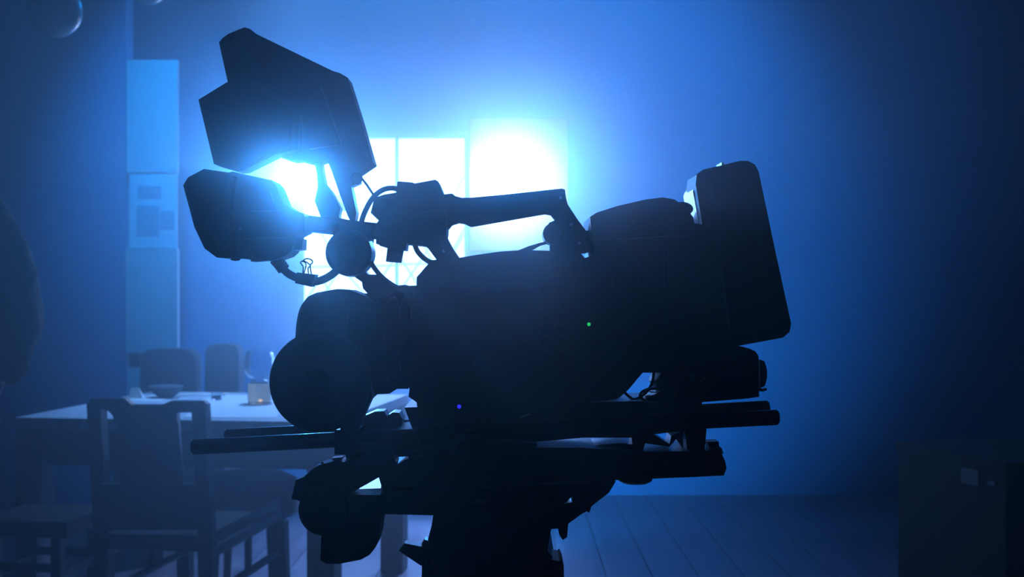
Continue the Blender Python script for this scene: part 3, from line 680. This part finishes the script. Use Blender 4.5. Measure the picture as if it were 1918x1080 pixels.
# ---- receiver under the battery
rc = thing('wireless_receiver', 'rounded box under the battery with a dark side knob', 'receiver', W(1360, 750, 1.24))
B().slab([(1240, 690), (1250, 680), (1300, 656), (1345, 650), (1386, 648), (1402, 652), (1413, 657), (1419, 666), (1420, 742), (1400, 745), (1315, 752), (1206, 752), (1212, 742), (1236, 733), (1227, 719)], 1.205, 1.27, .003, ref=1.21).build('box', M['plastic'], rc)
B().slab([(1418, 672), (1426, 674), (1431, 690), (1431, 706), (1427, 720), (1418, 724)], 1.215, 1.245, .002).build('side_knob', M['rubber'], rc)
B().slab([(1417, 723), (1425, 727), (1433, 725), (1434, 729), (1427, 732), (1417, 731)], 1.22, 1.235, .0006).build('hook', M['satin'], rc)
b = B()
b.slab([(1295, 668), (1302, 668), (1302, 712), (1295, 712)], 1.2035, 1.2055, .0003)
b.tube([W(1300, 689, 1.2045), W(1316, 685, 1.2045), (W(1323, 698, 1.2045)), W(1317, 711, 1.2045), W(1299, 712, 1.2045)], .0012, 6, 5)
b.build('emblem', M['palegrey'], rc, label='faint pale rounded emblem')

# ---- coiled shiny cable on the plate
c = W(1233, 741, 1.225)
c = W(1233, 741, 1.185)
P = [c + Vector((math.cos(a) * .0170, math.sin(a) * .012, .0062 * math.sin(a))) for a in [k * math.pi / 8 for k in range(17)]]
tag(B().tube(P, .0013, 8, 4, ripple=.3).build('coiled_lead', M['steel']), 'shiny ribbed lead coiled on the plate behind the body', 'cable')
tubeobj('hanging_lead', 'thin lead looping down through the gap behind the body', 'cable', [(1225, 690), (1222, 715), (1210, 735), (1190, 747), (1178, 742), (1166, 730)], 1.225, .0014)
tubeobj('straight_lead', 'thin shiny lead sloping behind the body', 'cable', [(1238, 692), (1222, 720), (1214, 735)], 1.245, .0008, 'clearplastic', sub=1)

# ---- dovetail plate and base
dv = thing('dovetail_plate', 'long heavy dovetail plate under the rods on the tripod', 'plate', W(1000, 900, 1.25))
B().slab([(765, 846), (1005, 838), (1090, 838), (1200, 846), (1310, 844), (1348, 842), (1358, 862), (1361, 876), (1356, 890), (1300, 893), (1149, 899), (765, 912)], 1.19, 1.275, .0025, ref=1.19).build('plate', M['satin'], dv)
B().slab([(1006, 836), (1093, 828), (1090, 838), (1004, 842)], 1.215, 1.275, .0008).build('sliding_wedge', M['rod'], dv)
B().slab([(1096, 828), (1158, 822), (1186, 826), (1186, 838), (1092, 838)], 1.215, 1.275, .0008).build('sliding_wedge', M['rod'], dv)
B().slab([(786, 800), (1005, 822), (1000, 842), (786, 850)], 1.20, 1.27, .001).build('front_block', M['plastic'], dv)
B().slab([(1275, 790), (1316, 790), (1311, 846), (1281, 846)], 1.205, 1.26, .002).build('rear_post', M['satin'], dv)
B().slab([(1178, 800), (1205, 800), (1250, 827), (1253, 812), (1275, 802), (1275, 835), (1262, 818), (1250, 832), (1205, 826), (1200, 842), (1184, 846)], 1.215, 1.25, .001).build('clamp_block', M['satin'], dv)
B().slab([(1322, 825), (1343, 824), (1344, 835), (1326, 837)], 1.21, 1.23, .001).build('safety_catch', M['plastic'], dv)
B().slab([(1308, 836), (1346, 834), (1350, 845), (1308, 847)], 1.205, 1.24, .001).build('end_stop', M['palegrey'], dv)
B().lathe(W(1190, 884, 1.22), (0, 0, -1), [(0, 0), (0, .0175), (.008, .0165), (.0105, .012), (.011, 0)], 24).build('fixing_nut', M['satin'], dv)
B().lathe(W(863, 835, 1.186), (0, -1, 0), [(-.004, 0), (-.004, .0115), (.0, .0115), (.003, .0098), (.003, .0045), (.001, .0035), (.001, 0)], 32).build('round_rosette', M['palegrey'], dv, label='pale ring shaped rosette')
B().lathe(W(863, 835, 1.1845), (0, -1, 0), [(-.001, 0), (-.001, .0034), (.001, .0030), (.001, 0)], 16).build('rosette_hole', M['rubber'], dv)
B().slab([(782, 851), (792, 847), (800, 850), (780, 854)], 1.186, 1.20, .0004).build('edge_catch', M['steel'], dv)

# ---- hand grip on its arm (lower left)
hg = thing('hand_grip', 'detachable hand grip on a diagonal arm, hanging low at the left', 'grip', W(640, 1047, 1.19))
B().slab([(710, 838), (735, 842), (745, 862), (740, 880), (718, 886), (690, 902), (648, 925), (640, 960), (600, 950), (562, 931), (551, 929), (559, 894), (573, 889), (592, 872), (601, 867), (623, 861), (633, 857), (648, 861), (655, 858)], 1.17, 1.20, .002).build('arm_bar', M['satin'], hg)
B().lathe(W(606, 956, 1.155), (0, 1, 0), [(0, 0), (0, .021), (.003, .0238), (.03, .0238), (.034, .021), (.035, 0)], 40).build('rosette_joint', M['plastic'], hg)
B().slab([(606, 1040), (608, 990), (615, 950), (650, 920), (716, 920), (718, 962), (714, 995), (708, 1016), (697, 1030), (681, 1039), (640, 1047), (618, 1047)], 1.165, 1.205, .004, seg=3).build('grip_body', M['rubber'], hg)
B().box(W(633, 857, 1.185), (.010, .010, .0018), .0006, rot_y(-.1)).build('release_catch', M['steel'], hg)
B().sphere(W(604, 867, 1.18), .0016, n=10).build('button', M['steel'], hg)
B().slab([(700, 858), (735, 846), (737, 852), (702, 866)], 1.166, 1.172, .0006).build('trim_strip', M['satin'], hg)

# ---- tripod
tr = thing('tripod', 'heavy black tripod with fluid head beneath the camera rig', 'tripod', (W(920, 0, 1.26).x, 1.26, .012))
B().slab([(648, 926), (765, 922), (1150, 900), (1149, 905), (1100, 918), (1075, 925), (1060, 940), (814, 964), (654, 960)], 1.185, 1.30, .002, ref=1.187).build('top_plate', M['satin'], tr)
B().slab([(649, 916), (775, 912), (775, 923), (649, 927)], 1.20, 1.30, .001, ref=1.2).build('slide_plate', M['gloss'], tr)
B().slab([(716, 880), (766, 850), (800, 846), (1000, 880), (1060, 905), (900, 925), (760, 918), (722, 900)], 1.215, 1.29, .002).build('quick_release', M['plastic'], tr)
B().slab([(814, 950), (1060, 930), (1045, 984), (1033, 988), (1025, 1031), (1040, 1050), (1048, 1100), (1050, 1140), (790, 1140), (790, 1052), (800, 1015), (808, 985)], 1.20, 1.33, .006, ref=1.20, seg=3).build('fluid_head', M['plastic'], tr)
B().slab([(1151, 897), (1139, 917), (1106, 943), (1102, 955), (1097, 952), (1088, 957), (1063, 975), (1061, 1000), (1053, 1005), (1047, 997), (1044, 984), (1030, 985), (1030, 945), (1070, 935), (1074, 916), (1108, 901)], 1.215, 1.245, .002).build('pan_bar_bracket', M['satin'], tr)
B().slab([(1020, 1035), (1046, 1040), (1049, 1036), (1054, 1047), (1055, 1100), (1020, 1100)], 1.19, 1.24, .002).build('brake_knob', M['rubber'], tr)
B().slab([(748, 1028), (759, 1014), (790, 1020), (803, 1026), (800, 1045), (790, 1056)], 1.185, 1.20, .002).build('lock_lever', M['plastic'], tr)
B().slab([(788, 1020), (796, 1007), (803, 1009), (805, 1022), (798, 1026)], 1.195, 1.21, .001).build('lever_screw', M['satin'], tr)
B().lathe(W(812, 1048, 1.192), (0, -1, 0), [(0, 0), (0, .0075), (.006, .0075), (.008, .0065), (.008, .0045), (.004, .004), (.004, 0)], 28).build('drag_dial', M['palegrey'], tr)
B().lathe(W(873, 1050, 1.198), (0, -1, 0), [(0, 0), (0, .0115), (.005, .0115), (.006, .010), (.006, .0045), (.003, .004), (.003, 0)], 28).build('tension_dial', M['rubber'], tr)
B().slab([(884, 940), (896, 935), (912, 937), (908, 940), (893, 942)], 1.183, 1.19, .0004).build('bubble_level', M['steel'], tr)
hc = Vector((W(920, 0, 1.26).x, 1.26, 0))
B().cyl(hc + Vector((0, 0, .84)), hc + Vector((0, 0, .90)), .075, .07, 32, .005).build('bowl', M['satin'], tr)
B().cyl(hc + Vector((0, 0, .885)), hc + Vector((0, 0, .93)), .055, .05, 32, .004).build('head_base', M['plastic'], tr)
for k in range(3):
    a = math.radians(90 + 120 * k); d = Vector((math.cos(a), math.sin(a), 0)); s_ = d.cross(Vector((0, 0, 1)))
    for sg in (-1, 1):
        B().cyl(hc + d * .06 + s_ * sg * .028 + Vector((0, 0, .85)), hc + d * .34 + s_ * sg * .02 + Vector((0, 0, .33)), .012, .012, 14).build('leg', M['satin'], tr)
    B().cyl(hc + d * .30 + Vector((0, 0, .40)), hc + d * .50 + Vector((0, 0, .035)), .013, .012, 14).build('leg', M['rod'], tr)
    B().sphere(hc + d * .505 + Vector((0, 0, .03 + .012)), .028, (1, 1, .9), 16).build('foot', M['rubber'], tr)
    B().box(hc + d * .33 + Vector((0, 0, .345)), (.05, .05, .03), .005).build('leg_clamp', M['plastic'], tr)

# ================================================================== HAZE filling the room
HZX = (X0 + X1) / 2; HAZE_W = 1.18; HAZE_LOW = 0.38
hz = B().box(((X0 + X1) / 2, (YB + YF) / 2 - .0, ZC / 2), (X1 - X0 - .01, YB - YF - .02, ZC - .03))
hm = bpy.data.materials.new('stage_haze'); hm.use_nodes = True; nt = hm.node_tree
nt.nodes.remove(nt.nodes['Principled BSDF'])
# fine droplets: a strong forward lobe and a wide lobe; density is shaped, thinned
# towards the side walls and the floor, to make the glow fall off faster
tc = nt.nodes.new('ShaderNodeTexCoord'); sp = nt.nodes.new('ShaderNodeSeparateXYZ'); nt.links.new(tc.outputs['Object'], sp.inputs[0])
def mth(op, a, b=None, c=None, clamp=False):
    n = nt.nodes.new('ShaderNodeMath'); n.operation = op; n.use_clamp = clamp
    for i, q_ in enumerate((a, b, c)):
        if q_ is None: continue
        if isinstance(q_, (int, float)): n.inputs[i].default_value = q_
        else: nt.links.new(q_, n.inputs[i])
    return n.outputs[0]
dx = mth('MULTIPLY', mth('ADD', sp.outputs['X'], 0.25 + HZX), 1 / HAZE_W)
d2 = mth('MULTIPLY', dx, dx); side = mth('POWER', 2.718, mth('MULTIPLY', mth('MULTIPLY', d2, d2), -1.0))
low = mth('MULTIPLY_ADD', mth('MULTIPLY', sp.outputs['Z'], 1 / 1.3, clamp=True), 1 - HAZE_LOW, HAZE_LOW)
fld = mth('MULTIPLY', side, low)
ad = nt.nodes.new('ShaderNodeAddShader')
for i, (dens, g) in enumerate(((0.07, 0.955), (0.07, 0.70))):
    vs = nt.nodes.new('ShaderNodeVolumeScatter'); vs.inputs['Color'].default_value = (0.90, 0.95, 1.0, 1)
    vs.inputs['Anisotropy'].default_value = g
    nt.links.new(mth('MULTIPLY', fld, dens), vs.inputs['Density'])
    nt.links.new(vs.outputs[0], ad.inputs[i])
nt.links.new(ad.outputs[0], nt.nodes['Material Output'].inputs['Volume'])
ho = hz.build('haze', hm, smooth=False, kind='stuff')
ho['label'] = 'blue stage haze filling the whole room'; ho['category'] = 'haze'
